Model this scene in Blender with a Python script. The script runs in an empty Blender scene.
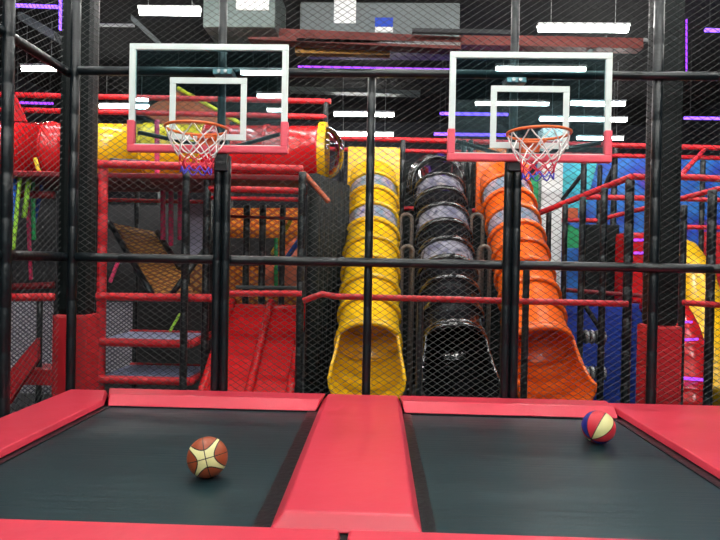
import bpy, bmesh, math, random
from mathutils import Vector, Matrix, noise
random.seed(7)
C = bpy.context.scene.collection
SC = bpy.context.scene
R = math.radians

# ---------------------------------------------------------------- camera, world, exposure
F = 600.0
CAMZ = 2.05
YAW, PITCH, ROLL = R(1.72), R(-0.45), R(1.08)
cam_d = bpy.data.cameras.new('camera')
cam = bpy.data.objects.new('camera', cam_d)
C.objects.link(cam)
cam_d.sensor_width = 36.0
cam_d.lens = 36.0 * F / 720.0
cam_d.clip_end = 100
CM = Matrix.Rotation(YAW, 3, 'Z') @ Matrix.Rotation(R(90) + PITCH, 3, 'X') @ Matrix.Rotation(ROLL, 3, 'Z')
cam.matrix_world = Matrix.Translation((0, 0, CAMZ)) @ CM.to_4x4()
SC.camera = cam
CO = Vector((0, 0, CAMZ))

w = bpy.data.worlds.new('world'); SC.world = w
w.use_nodes = True
w.node_tree.nodes['Background'].inputs[0].default_value = (0.5, 0.6, 0.75, 1)
w.node_tree.nodes['Background'].inputs[1].default_value = 0.02
vs = SC.view_settings
vs.view_transform = 'Standard'; vs.look = 'None'; vs.gamma = 1; vs.use_curve_mapping = False
vs.exposure = 0.75
LIGHT = 46.0          # strength of the ceiling tubes

def ray(px, py):
    return CM @ Vector(((px - 360) / F, (270 - py) / F, -1))
def P(px, py, Y):                       # point of the plane y = Y seen at that pixel
    d = ray(px, py); return CO + d * (Y / d.y)
def PZ(px, py, z):                      # point of the plane z
    d = ray(px, py); return CO + d * ((z - CAMZ) / d.z)
def pxl(n, Y): return n * Y / F         # pixels to metres at a depth

# ---------------------------------------------------------------- materials
def nt(name):
    m = bpy.data.materials.new(name); m.use_nodes = True
    t = m.node_tree
    return m, t, t.nodes['Principled BSDF']
def mat(name, col, rough=0.45, spec=0.5, bump=0.0, bscale=40.0, var=0.12, vscale=6.0, metal=0.0, coat=0.0, stretch=None):
    m, t, b = nt(name)
    tc = t.nodes.new('ShaderNodeTexCoord')
    src = tc.outputs['Object']
    if stretch:
        mp = t.nodes.new('ShaderNodeMapping'); mp.inputs['Scale'].default_value = stretch
        t.links.new(src, mp.inputs[0]); src = mp.outputs[0]
    n = t.nodes.new('ShaderNodeTexNoise'); n.inputs['Scale'].default_value = vscale; n.inputs['Detail'].default_value = 4
    t.links.new(src, n.inputs['Vector'])
    mx = t.nodes.new('ShaderNodeMix'); mx.data_type = 'RGBA'
    mx.inputs[6].default_value = tuple(c * (1 - var) for c in col) + (1,)
    mx.inputs[7].default_value = tuple(min(1, c * (1 + var)) for c in col) + (1,)
    t.links.new(n.outputs['Fac'], mx.inputs[0])
    t.links.new(mx.outputs[2], b.inputs['Base Color'])
    b.inputs['Roughness'].default_value = rough
    b.inputs['Specular IOR Level'].default_value = spec
    b.inputs['Metallic'].default_value = metal
    b.inputs['Coat Weight'].default_value = coat
    b.inputs['Coat Roughness'].default_value = 0.08
    if bump:
        n2 = t.nodes.new('ShaderNodeTexNoise'); n2.inputs['Scale'].default_value = bscale; n2.inputs['Detail'].default_value = 3
        t.links.new(src, n2.inputs['Vector'])
        bp = t.nodes.new('ShaderNodeBump'); bp.inputs['Strength'].default_value = bump; bp.inputs['Distance'].default_value = 0.02
        t.links.new(n2.outputs['Fac'], bp.inputs['Height']); t.links.new(bp.outputs[0], b.inputs['Normal'])
    return m
def emit(name, col, s):
    m = bpy.data.materials.new(name); m.use_nodes = True
    t = m.node_tree; t.nodes.clear()
    o = t.nodes.new('ShaderNodeOutputMaterial'); e = t.nodes.new('ShaderNodeEmission')
    e.inputs[0].default_value = col + (1,); e.inputs[1].default_value = s
    t.links.new(e.outputs[0], o.inputs[0]); return m
def clear(name, tint, ior=1.5, rough=0.02, boost=0.0):   # thin clear sheet: mirror by the fresnel, the rest passes
    m = bpy.data.materials.new(name); m.use_nodes = True
    t = m.node_tree; t.nodes.clear()
    o = t.nodes.new('ShaderNodeOutputMaterial'); mx = t.nodes.new('ShaderNodeMixShader')
    tr = t.nodes.new('ShaderNodeBsdfTransparent'); tr.inputs[0].default_value = tint + (1,)
    gl = t.nodes.new('ShaderNodeBsdfGlossy'); gl.inputs['Roughness'].default_value = rough
    fr = t.nodes.new('ShaderNodeFresnel'); fr.inputs[0].default_value = ior
    ad = t.nodes.new('ShaderNodeMath'); ad.operation = 'ADD'; ad.use_clamp = True; ad.inputs[1].default_value = boost
    t.links.new(fr.outputs[0], ad.inputs[0]); t.links.new(ad.outputs[0], mx.inputs[0])
    t.links.new(tr.outputs[0], mx.inputs[1]); t.links.new(gl.outputs[0], mx.inputs[2]); t.links.new(mx.outputs[0], o.inputs[0])
    return m

M = {}
M['red_vinyl'] = mat('red_vinyl', (0.64, 0.042, 0.075), 0.33, 0.5, 0.25, 5, 0.08, 2)
M['red_pad'] = mat('red_pad', (0.52, 0.012, 0.02), 0.4, 0.5, 0.15, 9, 0.12, 4)
M['red_foam'] = mat('red_foam', (0.62, 0.012, 0.022), 0.4, 0.5, 0.5, 45, 0.2, 20)
M['red_plastic'] = mat('red_plastic', (0.62, 0.01, 0.014), 0.25, 0.5, 0.05, 6, 0.08, 3, coat=0.3)
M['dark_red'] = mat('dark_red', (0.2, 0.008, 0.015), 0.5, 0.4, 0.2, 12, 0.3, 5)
M['black_foam'] = mat('black_foam', (0.004, 0.008, 0.0105), 0.3, 0.5, 0.25, 25, 0.3, 8)
M['black_wrap'] = mat('black_wrap', (0.0035, 0.0068, 0.0072), 0.55, 0.18, 0.3, 14, 0.3, 6)
M['black_plastic'] = mat('black_plastic', (0.008, 0.009, 0.011), 0.12, 0.6, 0.05, 4, 0.2, 3, coat=0.6)
M['yellow_plastic'] = mat('yellow_plastic', (0.86, 0.50, 0.006), 0.25, 0.5, 0.05, 5, 0.06, 3, coat=0.3)
M['orange_plastic'] = mat('orange_plastic', (0.86, 0.13, 0.01), 0.25, 0.5, 0.05, 5, 0.08, 3, coat=0.3)
M['net'] = mat('net', (0.03, 0.034, 0.034), 0.55, 0.4, 0, 10, 0.3, 3)
M['white_frame'] = mat('white_frame', (0.60, 0.69, 0.67), 0.35, 0.5, 0, 10, 0.03, 3)
M['pink_pad'] = mat('pink_pad', (0.72, 0.075, 0.115), 0.42, 0.5, 0.2, 20, 0.08, 8)
M['rim_orange'] = mat('rim_orange', (0.7, 0.14, 0.03), 0.35, 0.5, 0, 10, 0.15, 20)
M['cord_white'] = mat('cord_white', (0.82, 0.8, 0.78), 0.7, 0.3, 0.3, 200, 0.05, 60)
M['cord_red'] = mat('cord_red', (0.7, 0.04, 0.08), 0.7, 0.3, 0.3, 200, 0.05, 60)
M['cord_blue'] = mat('cord_blue', (0.08, 0.07, 0.6), 0.7, 0.3, 0.3, 200, 0.05, 60)
M['steel'] = mat('steel', (0.42, 0.44, 0.45), 0.4, 0.5, 0.1, 30, 0.15, 9, metal=0.7)
M['bronze'] = mat('bronze', (0.17, 0.135, 0.11), 0.45, 0.5, 0.1, 30, 0.15, 9, metal=0.5)
M['grey_paint'] = mat('grey_paint', (0.12, 0.14, 0.145), 0.5, 0.5, 0.1, 8, 0.2, 3)
M['duct'] = mat('duct', (0.12, 0.155, 0.15), 0.45, 0.5, 0.15, 6, 0.25, 3, metal=0.3)
M['dark_paint'] = mat('dark_paint', (0.03, 0.032, 0.036), 0.6, 0.4, 0.1, 8, 0.3, 3)
M['white_paint'] = mat('white_paint', (0.72, 0.74, 0.75), 0.5, 0.5, 0.1, 12, 0.08, 3)
M['lavender'] = mat('lavender', (0.35, 0.34, 0.46), 0.55, 0.4, 0.1, 12, 0.15, 3)
M['blue_pad'] = mat('blue_pad', (0.01, 0.05, 0.42), 0.45, 0.5, 0.2, 8, 0.25, 3)
M['green_pad'] = mat('green_pad', (0.015, 0.36, 0.13), 0.45, 0.5, 0.2, 8, 0.25, 3)
M['orange_pad'] = mat('orange_pad', (0.8, 0.2, 0.015), 0.5, 0.5, 0.2, 30, 0.4, 14)
M['brown_beam'] = mat('brown_beam', (0.15, 0.03, 0.025), 0.55, 0.4, 0.2, 14, 0.4, 5)
M['ochre_beam'] = mat('ochre_beam', (0.35, 0.17, 0.02), 0.55, 0.4, 0.2, 14, 0.4, 9)
M['terracotta'] = mat('terracotta', (0.45, 0.09, 0.035), 0.5, 0.4, 0.2, 14, 0.35, 5)
M['noodle_yellow'] = mat('noodle_yellow', (0.75, 0.55, 0.03), 0.5, 0.4, 0.2, 30, 0.1, 9)
M['noodle_lime'] = mat('noodle_lime', (0.35, 0.7, 0.06), 0.5, 0.4, 0.2, 30, 0.1, 9)
M['noodle_blue'] = mat('noodle_blue', (0.02, 0.15, 0.75), 0.5, 0.4, 0.2, 30, 0.1, 9)
M['noodle_green'] = mat('noodle_green', (0.02, 0.45, 0.12), 0.5, 0.4, 0.2, 30, 0.1, 9)
M['noodle_pink'] = mat('noodle_pink', (0.62, 0.03, 0.12), 0.5, 0.4, 0.2, 30, 0.1, 9)
M['floor'] = mat('floor', (0.025, 0.027, 0.03), 0.4, 0.5, 0.1, 10, 0.3, 2)
M['ceiling'] = mat('ceiling', (0.009, 0.009, 0.011), 0.8, 0.2, 0.3, 2, 0.4, 1.5)
M['wall_dark'] = mat('wall_dark', (0.009, 0.01, 0.016), 0.7, 0.3, 0.2, 3, 0.4, 1.2)
M['wall_front'] = mat('wall_front', (0.28, 0.36, 0.38), 0.7, 0.3, 0.1, 3, 0.2, 0.8)
M['tube'] = emit('tube', (1.0, 0.98, 0.93), LIGHT)
M['violet'] = emit('violet', (0.2, 0.08, 1.0), 2.6)
M['violet_strip'] = emit('violet_strip', (0.33, 0.06, 1.0), 1.3)
M['glass'] = clear('glass', (0.66, 0.85, 0.88), 1.5, 0.0, 0.03)
M['dome'] = clear('dome', (0.93, 0.95, 0.95), 1.45, 0.05, 0.08)

def mat_bed():
    m, t, b = nt('bed_mesh')
    tc = t.nodes.new('ShaderNodeTexCoord')
    mp = t.nodes.new('ShaderNodeMapping'); mp.inputs['Scale'].default_value = (0.6, 22, 1)
    t.links.new(tc.outputs['Object'], mp.inputs[0])
    n = t.nodes.new('ShaderNodeTexNoise'); n.inputs['Scale'].default_value = 2; n.inputs['Detail'].default_value = 5
    t.links.new(mp.outputs[0], n.inputs['Vector'])
    mx = t.nodes.new('ShaderNodeMix'); mx.data_type = 'RGBA'
    mx.inputs[6].default_value = (0.005, 0.015, 0.019, 1); mx.inputs[7].default_value = (0.010, 0.030, 0.036, 1)
    t.links.new(n.outputs['Fac'], mx.inputs[0]); t.links.new(mx.outputs[2], b.inputs['Base Color'])
    wv = t.nodes.new('ShaderNodeTexWave'); wv.inputs['Scale'].default_value = 60
    t.links.new(tc.outputs['Object'], wv.inputs['Vector'])
    b.inputs['Roughness'].default_value = 0.40
    b.inputs['Specular IOR Level'].default_value = 0.45
    b.inputs['Specular Tint'].default_value = (0.55, 0.95, 1.0, 1)
    bp = t.nodes.new('ShaderNodeBump'); bp.inputs['Strength'].default_value = 0.25; bp.inputs['Distance'].default_value = 0.01
    t.links.new(n.outputs['Fac'], bp.inputs['Height']); t.links.new(bp.outputs[0], b.inputs['Normal'])
    return m
M['bed'] = mat_bed()

def mat_cells(name, cols, scale, rough=0.5, stretch=(1, 1, 1)):   # printed panel of coloured patches
    m, t, b = nt(name)
    tc = t.nodes.new('ShaderNodeTexCoord')
    mp = t.nodes.new('ShaderNodeMapping'); mp.inputs['Scale'].default_value = stretch
    t.links.new(tc.outputs['Object'], mp.inputs[0])
    n = t.nodes.new('ShaderNodeTexNoise'); n.inputs['Scale'].default_value = scale; n.inputs['Detail'].default_value = 2
    t.links.new(mp.outputs[0], n.inputs['Vector'])
    r = t.nodes.new('ShaderNodeValToRGB'); r.color_ramp.interpolation = 'LINEAR'
    e = r.color_ramp.elements
    k = len(cols)
    for i, c in enumerate(cols):
        pos = 0.28 + 0.44 * i / (k - 1)
        x = e[i] if i < 2 else e.new(pos)
        x.position = pos; x.color = c + (1,)
    t.links.new(n.outputs['Fac'], r.inputs[0]); t.links.new(r.outputs[0], b.inputs['Base Color'])
    b.inputs['Roughness'].default_value = rough
    return m
M['mural'] = mat_cells('mural', [(0.008, 0.025, 0.22), (0.01, 0.06, 0.45), (0.02, 0.19, 0.6), (0.01, 0.05, 0.48), (0.28, 0.03, 0.3)], 1.0)
M['cyan_print'] = mat_cells('cyan_print', [(0.02, 0.25, 0.5), (0.04, 0.5, 0.62), (0.03, 0.32, 0.3)], 2.2)
M['window_print'] = mat_cells('window_print', [(0.10, 0.12, 0.35), (0.45, 0.36, 0.4), (0.12, 0.22, 0.32), (0.5, 0.42, 0.32)], 5, 0.12)
M['grey_window'] = mat_cells('grey_window', [(0.05, 0.05, 0.09), (0.3, 0.29, 0.34), (0.1, 0.1, 0.16), (0.34, 0.3, 0.3)], 5, 0.1)

def mat_weave(name, c1, c2, sx, sz):     # woven or meshed sheet: two colours in diagonal cells
    m, t, b = nt(name)
    tc = t.nodes.new('ShaderNodeTexCoord')
    sp = t.nodes.new('ShaderNodeSeparateXYZ'); t.links.new(tc.outputs['Object'], sp.inputs[0])
    def sn(sign):
        a = t.nodes.new('ShaderNodeMath'); a.operation = 'MULTIPLY'; a.inputs[1].default_value = sx
        t.links.new(sp.outputs[0], a.inputs[0])
        c = t.nodes.new('ShaderNodeMath'); c.operation = 'ADD'
        t.links.new(sp.outputs[1], c.inputs[0]); t.links.new(sp.outputs[2], c.inputs[1])
        d = t.nodes.new('ShaderNodeMath'); d.operation = 'MULTIPLY_ADD'; d.inputs[1].default_value = sz * sign
        t.links.new(c.outputs[0], d.inputs[0]); t.links.new(a.outputs[0], d.inputs[2])
        s = t.nodes.new('ShaderNodeMath'); s.operation = 'SINE'; t.links.new(d.outputs[0], s.inputs[0])
        g = t.nodes.new('ShaderNodeMath'); g.operation = 'GREATER_THAN'; g.inputs[1].default_value = 0.45
        t.links.new(s.outputs[0], g.inputs[0]); return g
    x = t.nodes.new('ShaderNodeMath'); x.operation = 'MAXIMUM'
    t.links.new(sn(1).outputs[0], x.inputs[0]); t.links.new(sn(-1).outputs[0], x.inputs[1])
    mx = t.nodes.new('ShaderNodeMix'); mx.data_type = 'RGBA'
    mx.inputs[6].default_value = c1 + (1,); mx.inputs[7].default_value = c2 + (1,)
    t.links.new(x.outputs[0], mx.inputs[0]); t.links.new(mx.outputs[2], b.inputs['Base Color'])
    b.inputs['Roughness'].default_value = 0.55
    return m
M['ramp_weave'] = mat_weave('ramp_weave', (0.5, 0.24, 0.04), (0.2, 0.06, 0.02), 38, 50)
M['orange_weave'] = mat_weave('orange_weave', (0.95, 0.33, 0.012), (0.5, 0.08, 0.01), 38, 55)
M['white_weave'] = mat_weave('white_weave', (0.62, 0.6, 0.66), (0.12, 0.11, 0.16), 70, 95)
M['deck_weave'] = mat_weave('deck_weave', (0.6, 0.68, 0.92), (0.1, 0.12, 0.25), 50, 75)

# ---------------------------------------------------------------- object helpers
def link(name, bm, m, parent=None, loc=None, smooth=False, recentre=True):
    me = bpy.data.meshes.new(name)
    if parent is None and recentre and len(bm.verts):
        xs = [v.co for v in bm.verts]
        c = Vector(((min(v.x for v in xs) + max(v.x for v in xs)) / 2, (min(v.y for v in xs) + max(v.y for v in xs)) / 2, min(v.z for v in xs)))
        bmesh.ops.translate(bm, verts=bm.verts, vec=-c)
        loc = c
    elif parent is not None:
        bmesh.ops.translate(bm, verts=bm.verts, vec=-wloc(parent))
    bmesh.ops.recalc_face_normals(bm, faces=bm.faces)
    bm.to_mesh(me); bm.free()
    o = bpy.data.objects.new(name, me); C.objects.link(o)
    me.materials.append(m)
    if smooth:
        me.polygons.foreach_set('use_smooth', [True] * len(me.polygons))
    if parent is not None: o.parent = parent
    elif loc is not None: o.location = loc
    return o
def wloc(o):
    v = Vector(o.location)
    while o.parent: o = o.parent; v += Vector(o.location)
    return v
def tag(o, label, cat, group=None, kind=None):
    o['label'] = label; o['category'] = cat
    if group: o['group'] = group
    if kind: o['kind'] = kind
    return o
def thing(name, label, cat, loc, group=None):
    o = bpy.data.objects.new(name, None); C.objects.link(o); o.location = loc; o.empty_display_size = 0.1
    return tag(o, label, cat, group)
def struct(name, bm, m):
    o = link(name, bm, m); o['kind'] = 'structure'; return o

def add_box(bm, lo, hi, bev=0.0, seg=2):
    r = bmesh.ops.create_cube(bm, size=1.0)
    lo, hi = Vector(lo), Vector(hi); c = (lo + hi) / 2; s = hi - lo
    for v in r['verts']: v.co = Vector((v.co.x * s.x, v.co.y * s.y, v.co.z * s.z)) + c
    if bev:
        es = list({e for v in r['verts'] for e in v.link_edges})
        bmesh.ops.bevel(bm, geom=es, offset=bev, segments=seg, affect='EDGES', profile=0.6)
    return bm
def box(lo, hi, bev=0.0): return add_box(bmesh.new(), lo, hi, bev)
def add_rings(bm, rings, closed=True, caps=True):
    n = len(rings[0]); vr = [[bm.verts.new(p) for p in r] for r in rings]
    for a, b in zip(vr, vr[1:]):
        for i in range(n if closed else n - 1):
            j = (i + 1) % n
            bm.faces.new((a[i], a[j], b[j], b[i]))
    if caps and closed:
        bm.faces.new(vr[0][::-1]); bm.faces.new(vr[-1])
    return bm
def frame_of(d):
    d = d.normalized()
    up = Vector((0, 0, 1)) if abs(d.z) < 0.95 else Vector((0, 1, 0))
    a = d.cross(up).normalized(); b = a.cross(d).normalized()
    return a, b
def add_tube(bm, pts, r, n=10, groove=None, caps=True, depth=0.9):
    pts = [Vector(p) for p in pts]
    L = [0.0]
    for a, b in zip(pts, pts[1:]): L.append(L[-1] + (b - a).length)
    st = [(s, 1.0) for s in L]
    if groove:
        k = groove * 0.6
        while k < L[-1] - 0.05:
            st += [(k - 0.012, 1.0), (k, depth), (k + 0.012, 1.0)]; k += groove
    st.append((min(0.01, L[-1] * .1), 1.0)); st.append((L[-1] - min(0.01, L[-1] * .1), 1.0))
    st.sort()
    tang = []
    for i in range(len(pts)):
        a = pts[max(0, i - 1)]; b = pts[min(len(pts) - 1, i + 1)]
        tang.append((b - a).normalized())
    A, B = frame_of(tang[0])
    rings = []; last = -1
    for s, q in st:
        if s - last < 1e-4: continue
        last = s
        i = 0
        while i < len(L) - 2 and s > L[i + 1]: i += 1
        u = (s - L[i]) / max(1e-6, L[i + 1] - L[i])
        p = pts[i].lerp(pts[i + 1], u); d = tang[i].lerp(tang[i + 1], u).normalized()
        A = (A - d * A.dot(d)).normalized(); B = d.cross(A)
        e = 0.82 if (s < 1e-4 or s > L[-1] - 1e-4) else q
        rings.append([p + (A * math.cos(t) + B * math.sin(t)) * r * e for t in [2 * math.pi * k / n for k in range(n)]])
    return add_rings(bm, rings, True, caps)
def smooth_pts(pts, k=6):                # Catmull-Rom through the points
    pts = [Vector(p) for p in pts]; out = []
    for i in range(len(pts) - 1):
        p0 = pts[max(0, i - 1)]; p1 = pts[i]; p2 = pts[i + 1]; p3 = pts[min(len(pts) - 1, i + 2)]
        for j in range(k):
            t = j / k
            out.append(0.5 * ((2 * p1) + (p2 - p0) * t + (2 * p0 - 5 * p1 + 4 * p2 - p3) * t * t + (3 * p1 - p0 - 3 * p2 + p3) * t ** 3))
    out.append(pts[-1]); return out
def pipe(name, label, cat, pts, r, m, group=None, groove=0.45, n=12, parent=None, depth=0.9):
    bm = add_tube(bmesh.new(), pts, r, n, groove, depth=depth)
    o = link(name, bm, M[m], parent, smooth=True)
    if parent is None: tag(o, label, cat, group)
    return o
def slab(pts, th):                       # quad (4 corners) given a thickness along its normal
    pts = [Vector(p) for p in pts]
    nrm = (pts[1] - pts[0]).cross(pts[3] - pts[0]).normalized() * th
    bm = bmesh.new()
    return add_rings(bm, [pts, [p + nrm for p in pts]])

# ================================================================ setting
Y0 = 5.75                                # the cage's back plane
struct('floor', box((-10, -7, -0.1), (10, 21, 0)), M['floor'])
struct('ceiling', box((-10, -7, 7.0), (10, 21, 7.1)), M['ceiling'])
struct('wall_back', box((-10, 20.8, 0), (10, 21, 7)), M['wall_dark'])
struct('wall_left', box((-10, -7, 0), (-9.8, 21, 7)), M['wall_dark'])
struct('wall_right', box((9.8, -7, 0), (10, 21, 7)), M['wall_dark'])
struct('wall_front', box((-10, -7, 0), (10, -6.8, 7)), M['wall_front'])

# ceiling tube lights ------------------------------------------------------
def tube_light(label, c, ln, group):
    t = thing('tube_light', label, 'ceiling light', c, group)
    link('housing', box((c.x - ln / 2, c.y - 0.07, c.z), (c.x + ln / 2, c.y + 0.07, c.z + 0.05), 0.012), M['white_paint'], t)
    link('lamp_tube', add_tube(bmesh.new(), [c + Vector((-ln / 2 + .02, 0, -0.04)), c + Vector((ln / 2 - .02, 0, -0.04))], 0.047, 8), M['tube'], t, smooth=True)
    for s in (-1, 1):
        link('hanger', add_tube(bmesh.new(), [c + Vector((s * ln * .35, 0, 0.05)), Vector((c.x + s * ln * .35, c.y, 7.0))], 0.006, 6), M['steel'], t)
    return t
seen_lights = [
    (170, 10, 1.0, 'lit white tube light high above the hoop with the orange ball below'),
    (583, 27, 1.5, 'long lit white tube light just above the right hoop'),
    (39, 67, 0.75, 'short lit tube light seen between the two left cage posts'),
    (124, 105, 1.3, 'lit tube light low beside the left column, partly behind the left backboard'),
    (364, 113, 1.6, 'lit tube light behind the top of the middle post, upper of the close pair'),
    (364, 133, 1.8, 'lit tube light above the yellow slide, lower of the close pair'),
    (598, 102, 1.3, 'dim far tube light through the right backboard, upper of two'),
    (583, 118, 2.3, 'far tube light crossing the right edge of the right backboard'),
    (600, 137, 1.4, 'farthest tube light low behind the right hoop'),
]
for px, py, ln, lab in seen_lights:
    c = PZ(px, py, 6.05)
    if c.y > 20: c = P(px, py, 19.5)
    tube_light(lab, c, ln, 'tube lights over the playground')
spots = [(x, y) for y in (2.1, 4.8, 6.7, 8.5) for x in (-4.65, -2.05, 0.55, 3.15, 5.75)]  # unseen rows, added to light the trampolines and the playground
spots += [(x, y) for y in (-3.55, -1.0) for x in (-6.6, 0.55, 3.15, 5.75)] + [(-2.05, y) for y in (-4.4, -3.1, -1.4)]
for x, y in spots:
    tube_light('lit white tube light in the out-of-view rows, most added to brighten the scene', Vector((x, y, 6.05)), 1.8, 'tube light rows over the trampolines')

# columns ------------------------------------------------------------------
def column(label, x0, x1, ztop):
    y = 6.02
    t = thing('wrapped_column', label, 'column', Vector(((x0 + x1) / 2, y + .24, 0)), 'wrapped building columns')
    link('black_wrap', box((x0 + .02, y + .02, ztop - .02), (x1 - .02, y + .28, 7.0), 0.08), M['black_wrap'], t)
    link('red_wrap', box((x0, y, 0), (x1, y + .3, ztop), 0.03), M['red_pad'], t)
column('square column with black wrap over red pad behind the left corner post', P(52, 300, 6.02).x, P(87, 300, 6.02).x, P(75, 315, 6.02).z)
column('square column with black wrap over red pad near the striped ball side', P(650, 300, 6.02).x, P(684, 300, 6.02).x, P(660, 326, 6.02).z)

# ================================================================ trampolines
BZ = 0.762
def bed(label, x0, x1):
    y0, y1 = 1.2, 5.5
    t = thing('trampoline', label, 'trampoline', Vector(((x0 + x1) / 2, (y0 + y1) / 2, 0)), 'trampolines')
    bm = bmesh.new(); nx, ny = 24, 40; vs_ = []
    for j in range(ny + 1):
        row = []
        for i in range(nx + 1):
            u, v = i / nx, j / ny
            sag = 0.0
            row.append(bm.verts.new((x0 + (x1 - x0) * u, y0 + (y1 - y0) * v, BZ - sag + 0.0012 * noise.noise((u * 2, v * 14, x0)))))
        vs_.append(row)
    for j in range(ny):
        for i in range(nx): bm.faces.new((vs_[j][i], vs_[j][i + 1], vs_[j + 1][i + 1], vs_[j + 1][i]))
    r = bmesh.ops.extrude_face_region(bm, geom=bm.faces[:])
    bmesh.ops.translate(bm, verts=[v for v in r['geom'] if isinstance(v, bmesh.types.BMVert)], vec=(0, 0, -0.012))
    link('jumping_mat', bm, M['bed'], t, smooth=False)
    e = bmesh.new()
    for lo, hi in (((x0, y0, BZ), (x0 + .13, y1, BZ + .008)), ((x1 - .13, y0, BZ), (x1, y1, BZ + .008)), ((x0, y1 - .3, BZ), (x1, y1, BZ + .008)), ((x0, y0, BZ), (x1, y0 + .1, BZ + .008))):
        add_box(e, lo, hi)
    link('webbing_border', e, M['black_foam'], t)
    f = bmesh.new()
    for a, b in (((x0, y0), (x1, y0)), ((x1, y0), (x1, y1)), ((x1, y1), (x0, y1)), ((x0, y1), (x0, y0))):
        add_tube(f, [(a[0], a[1], BZ - .06), (b[0], b[1], BZ - .06)], 0.035, 8)
    link('steel_frame', f, M['steel'], t, smooth=True)
    for x in (x0 + .02, x1 - .02):
        for y in (y0 + .05, y1 - .05):
            link('leg', add_tube(bmesh.new(), [(x, y, 0), (x, y, BZ - .06)], 0.03, 8), M['steel'], t, smooth=True)
bed('black trampoline bed holding the brown and cream basketball', -2.46, -0.46)
bed('black trampoline bed holding the red and yellow basketball', 0.18, 2.18)

def pad(name, label, base, top, z0=BZ + .012, z1=BZ + .062, bev=0.012, cuts=(), m='red_vinyl'):
    # base, top: four corners (x, y) counter-clockwise from near left
    bm = bmesh.new()
    b = [bm.verts.new((x, y, z0)) for x, y in base]; tp = [bm.verts.new((x, y, z1)) for x, y in top]
    bm.faces.new(b[::-1]); bm.faces.new(tp)
    for i in range(len(b)):
        j = (i + 1) % len(b); bm.faces.new((b[i], b[j], tp[j], tp[i]))
    bmesh.ops.recalc_face_normals(bm, faces=bm.faces)
    bmesh.ops.bevel(bm, geom=bm.edges[:], offset=bev, segments=3, affect='EDGES', profile=0.5)
    o = link(name, bm, M[m], smooth=False)
    return tag(o, label, 'pad', 'red frame pads')
def rect(x0, y0, x1, y1): return [(x0, y0), (x1, y0), (x1, y1), (x0, y1)]
FY = 5.555
pad('frame_pad', 'red vinyl pad along the left side under the left net', [(-2.90, 1.0), (-2.38, 1.0), (-2.38, 5.19), (-2.54, 5.62), (-2.90, 5.62)], [(-2.89, 1.0), (-2.40, 1.0), (-2.40, 5.19), (-2.555, 5.60), (-2.89, 5.60)], bev=0.01)
pad('frame_pad', 'red vinyl pad across the far end behind the brown basketball', [(-2.35, 5.19), (-0.515, 5.19), (-0.505, FY), (-2.51, FY)], [(-2.39, 5.31), (-0.49, 5.31), (-0.46, FY), (-2.50, FY)], z1=BZ + .092)
pad('frame_pad', 'wide red vinyl pad running between the two trampolines', rect(-0.50, 2.83, 0.24, FY), rect(-0.435, 2.89, 0.195, FY), z1=BZ + .090)
pad('frame_pad', 'red vinyl pad across the far end behind the striped ball', [(0.255, 5.21), (2.09, 5.21), (2.10, FY), (0.245, FY)], [(0.235, 5.33), (2.10, 5.33), (2.11, FY), (0.215, FY)], z1=BZ + .092)
pad('frame_pad', 'broad red vinyl pad at the right side of the right trampoline', rect(2.12, 1.0, 3.9, 5.62), rect(2.14, 1.0, 3.88, 5.60), bev=0.01)
pad('frame_pad', 'red vinyl pad along the near end of the left trampoline', rect(-2.36, 2.25, -0.15, 2.79), rect(-2.36, 2.3, -0.16, 2.775))
pad('frame_pad', 'red vinyl pad along the near end of the right trampoline', rect(-0.12, 2.25, 2.09, 2.79), rect(-0.11, 2.3, 2.09, 2.775))

# trampoline deck under the pads
deck = bmesh.new()
for lo, hi in (((-2.95, 0.8, 0), (-2.5, 5.7, BZ + .008)), ((-0.42, 0.8, 0), (0.14, 5.7, BZ + .008)), ((2.22, 0.8, 0), (3.95, 5.7, BZ + .008)), ((-2.95, 5.55, 0), (3.95, 5.7, BZ + .008))):
    add_box(deck, lo, hi)
tag(link('trampoline_platform', deck, M['black_wrap']), 'black platform frame carrying the red pads around both trampolines', 'platform')

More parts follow.
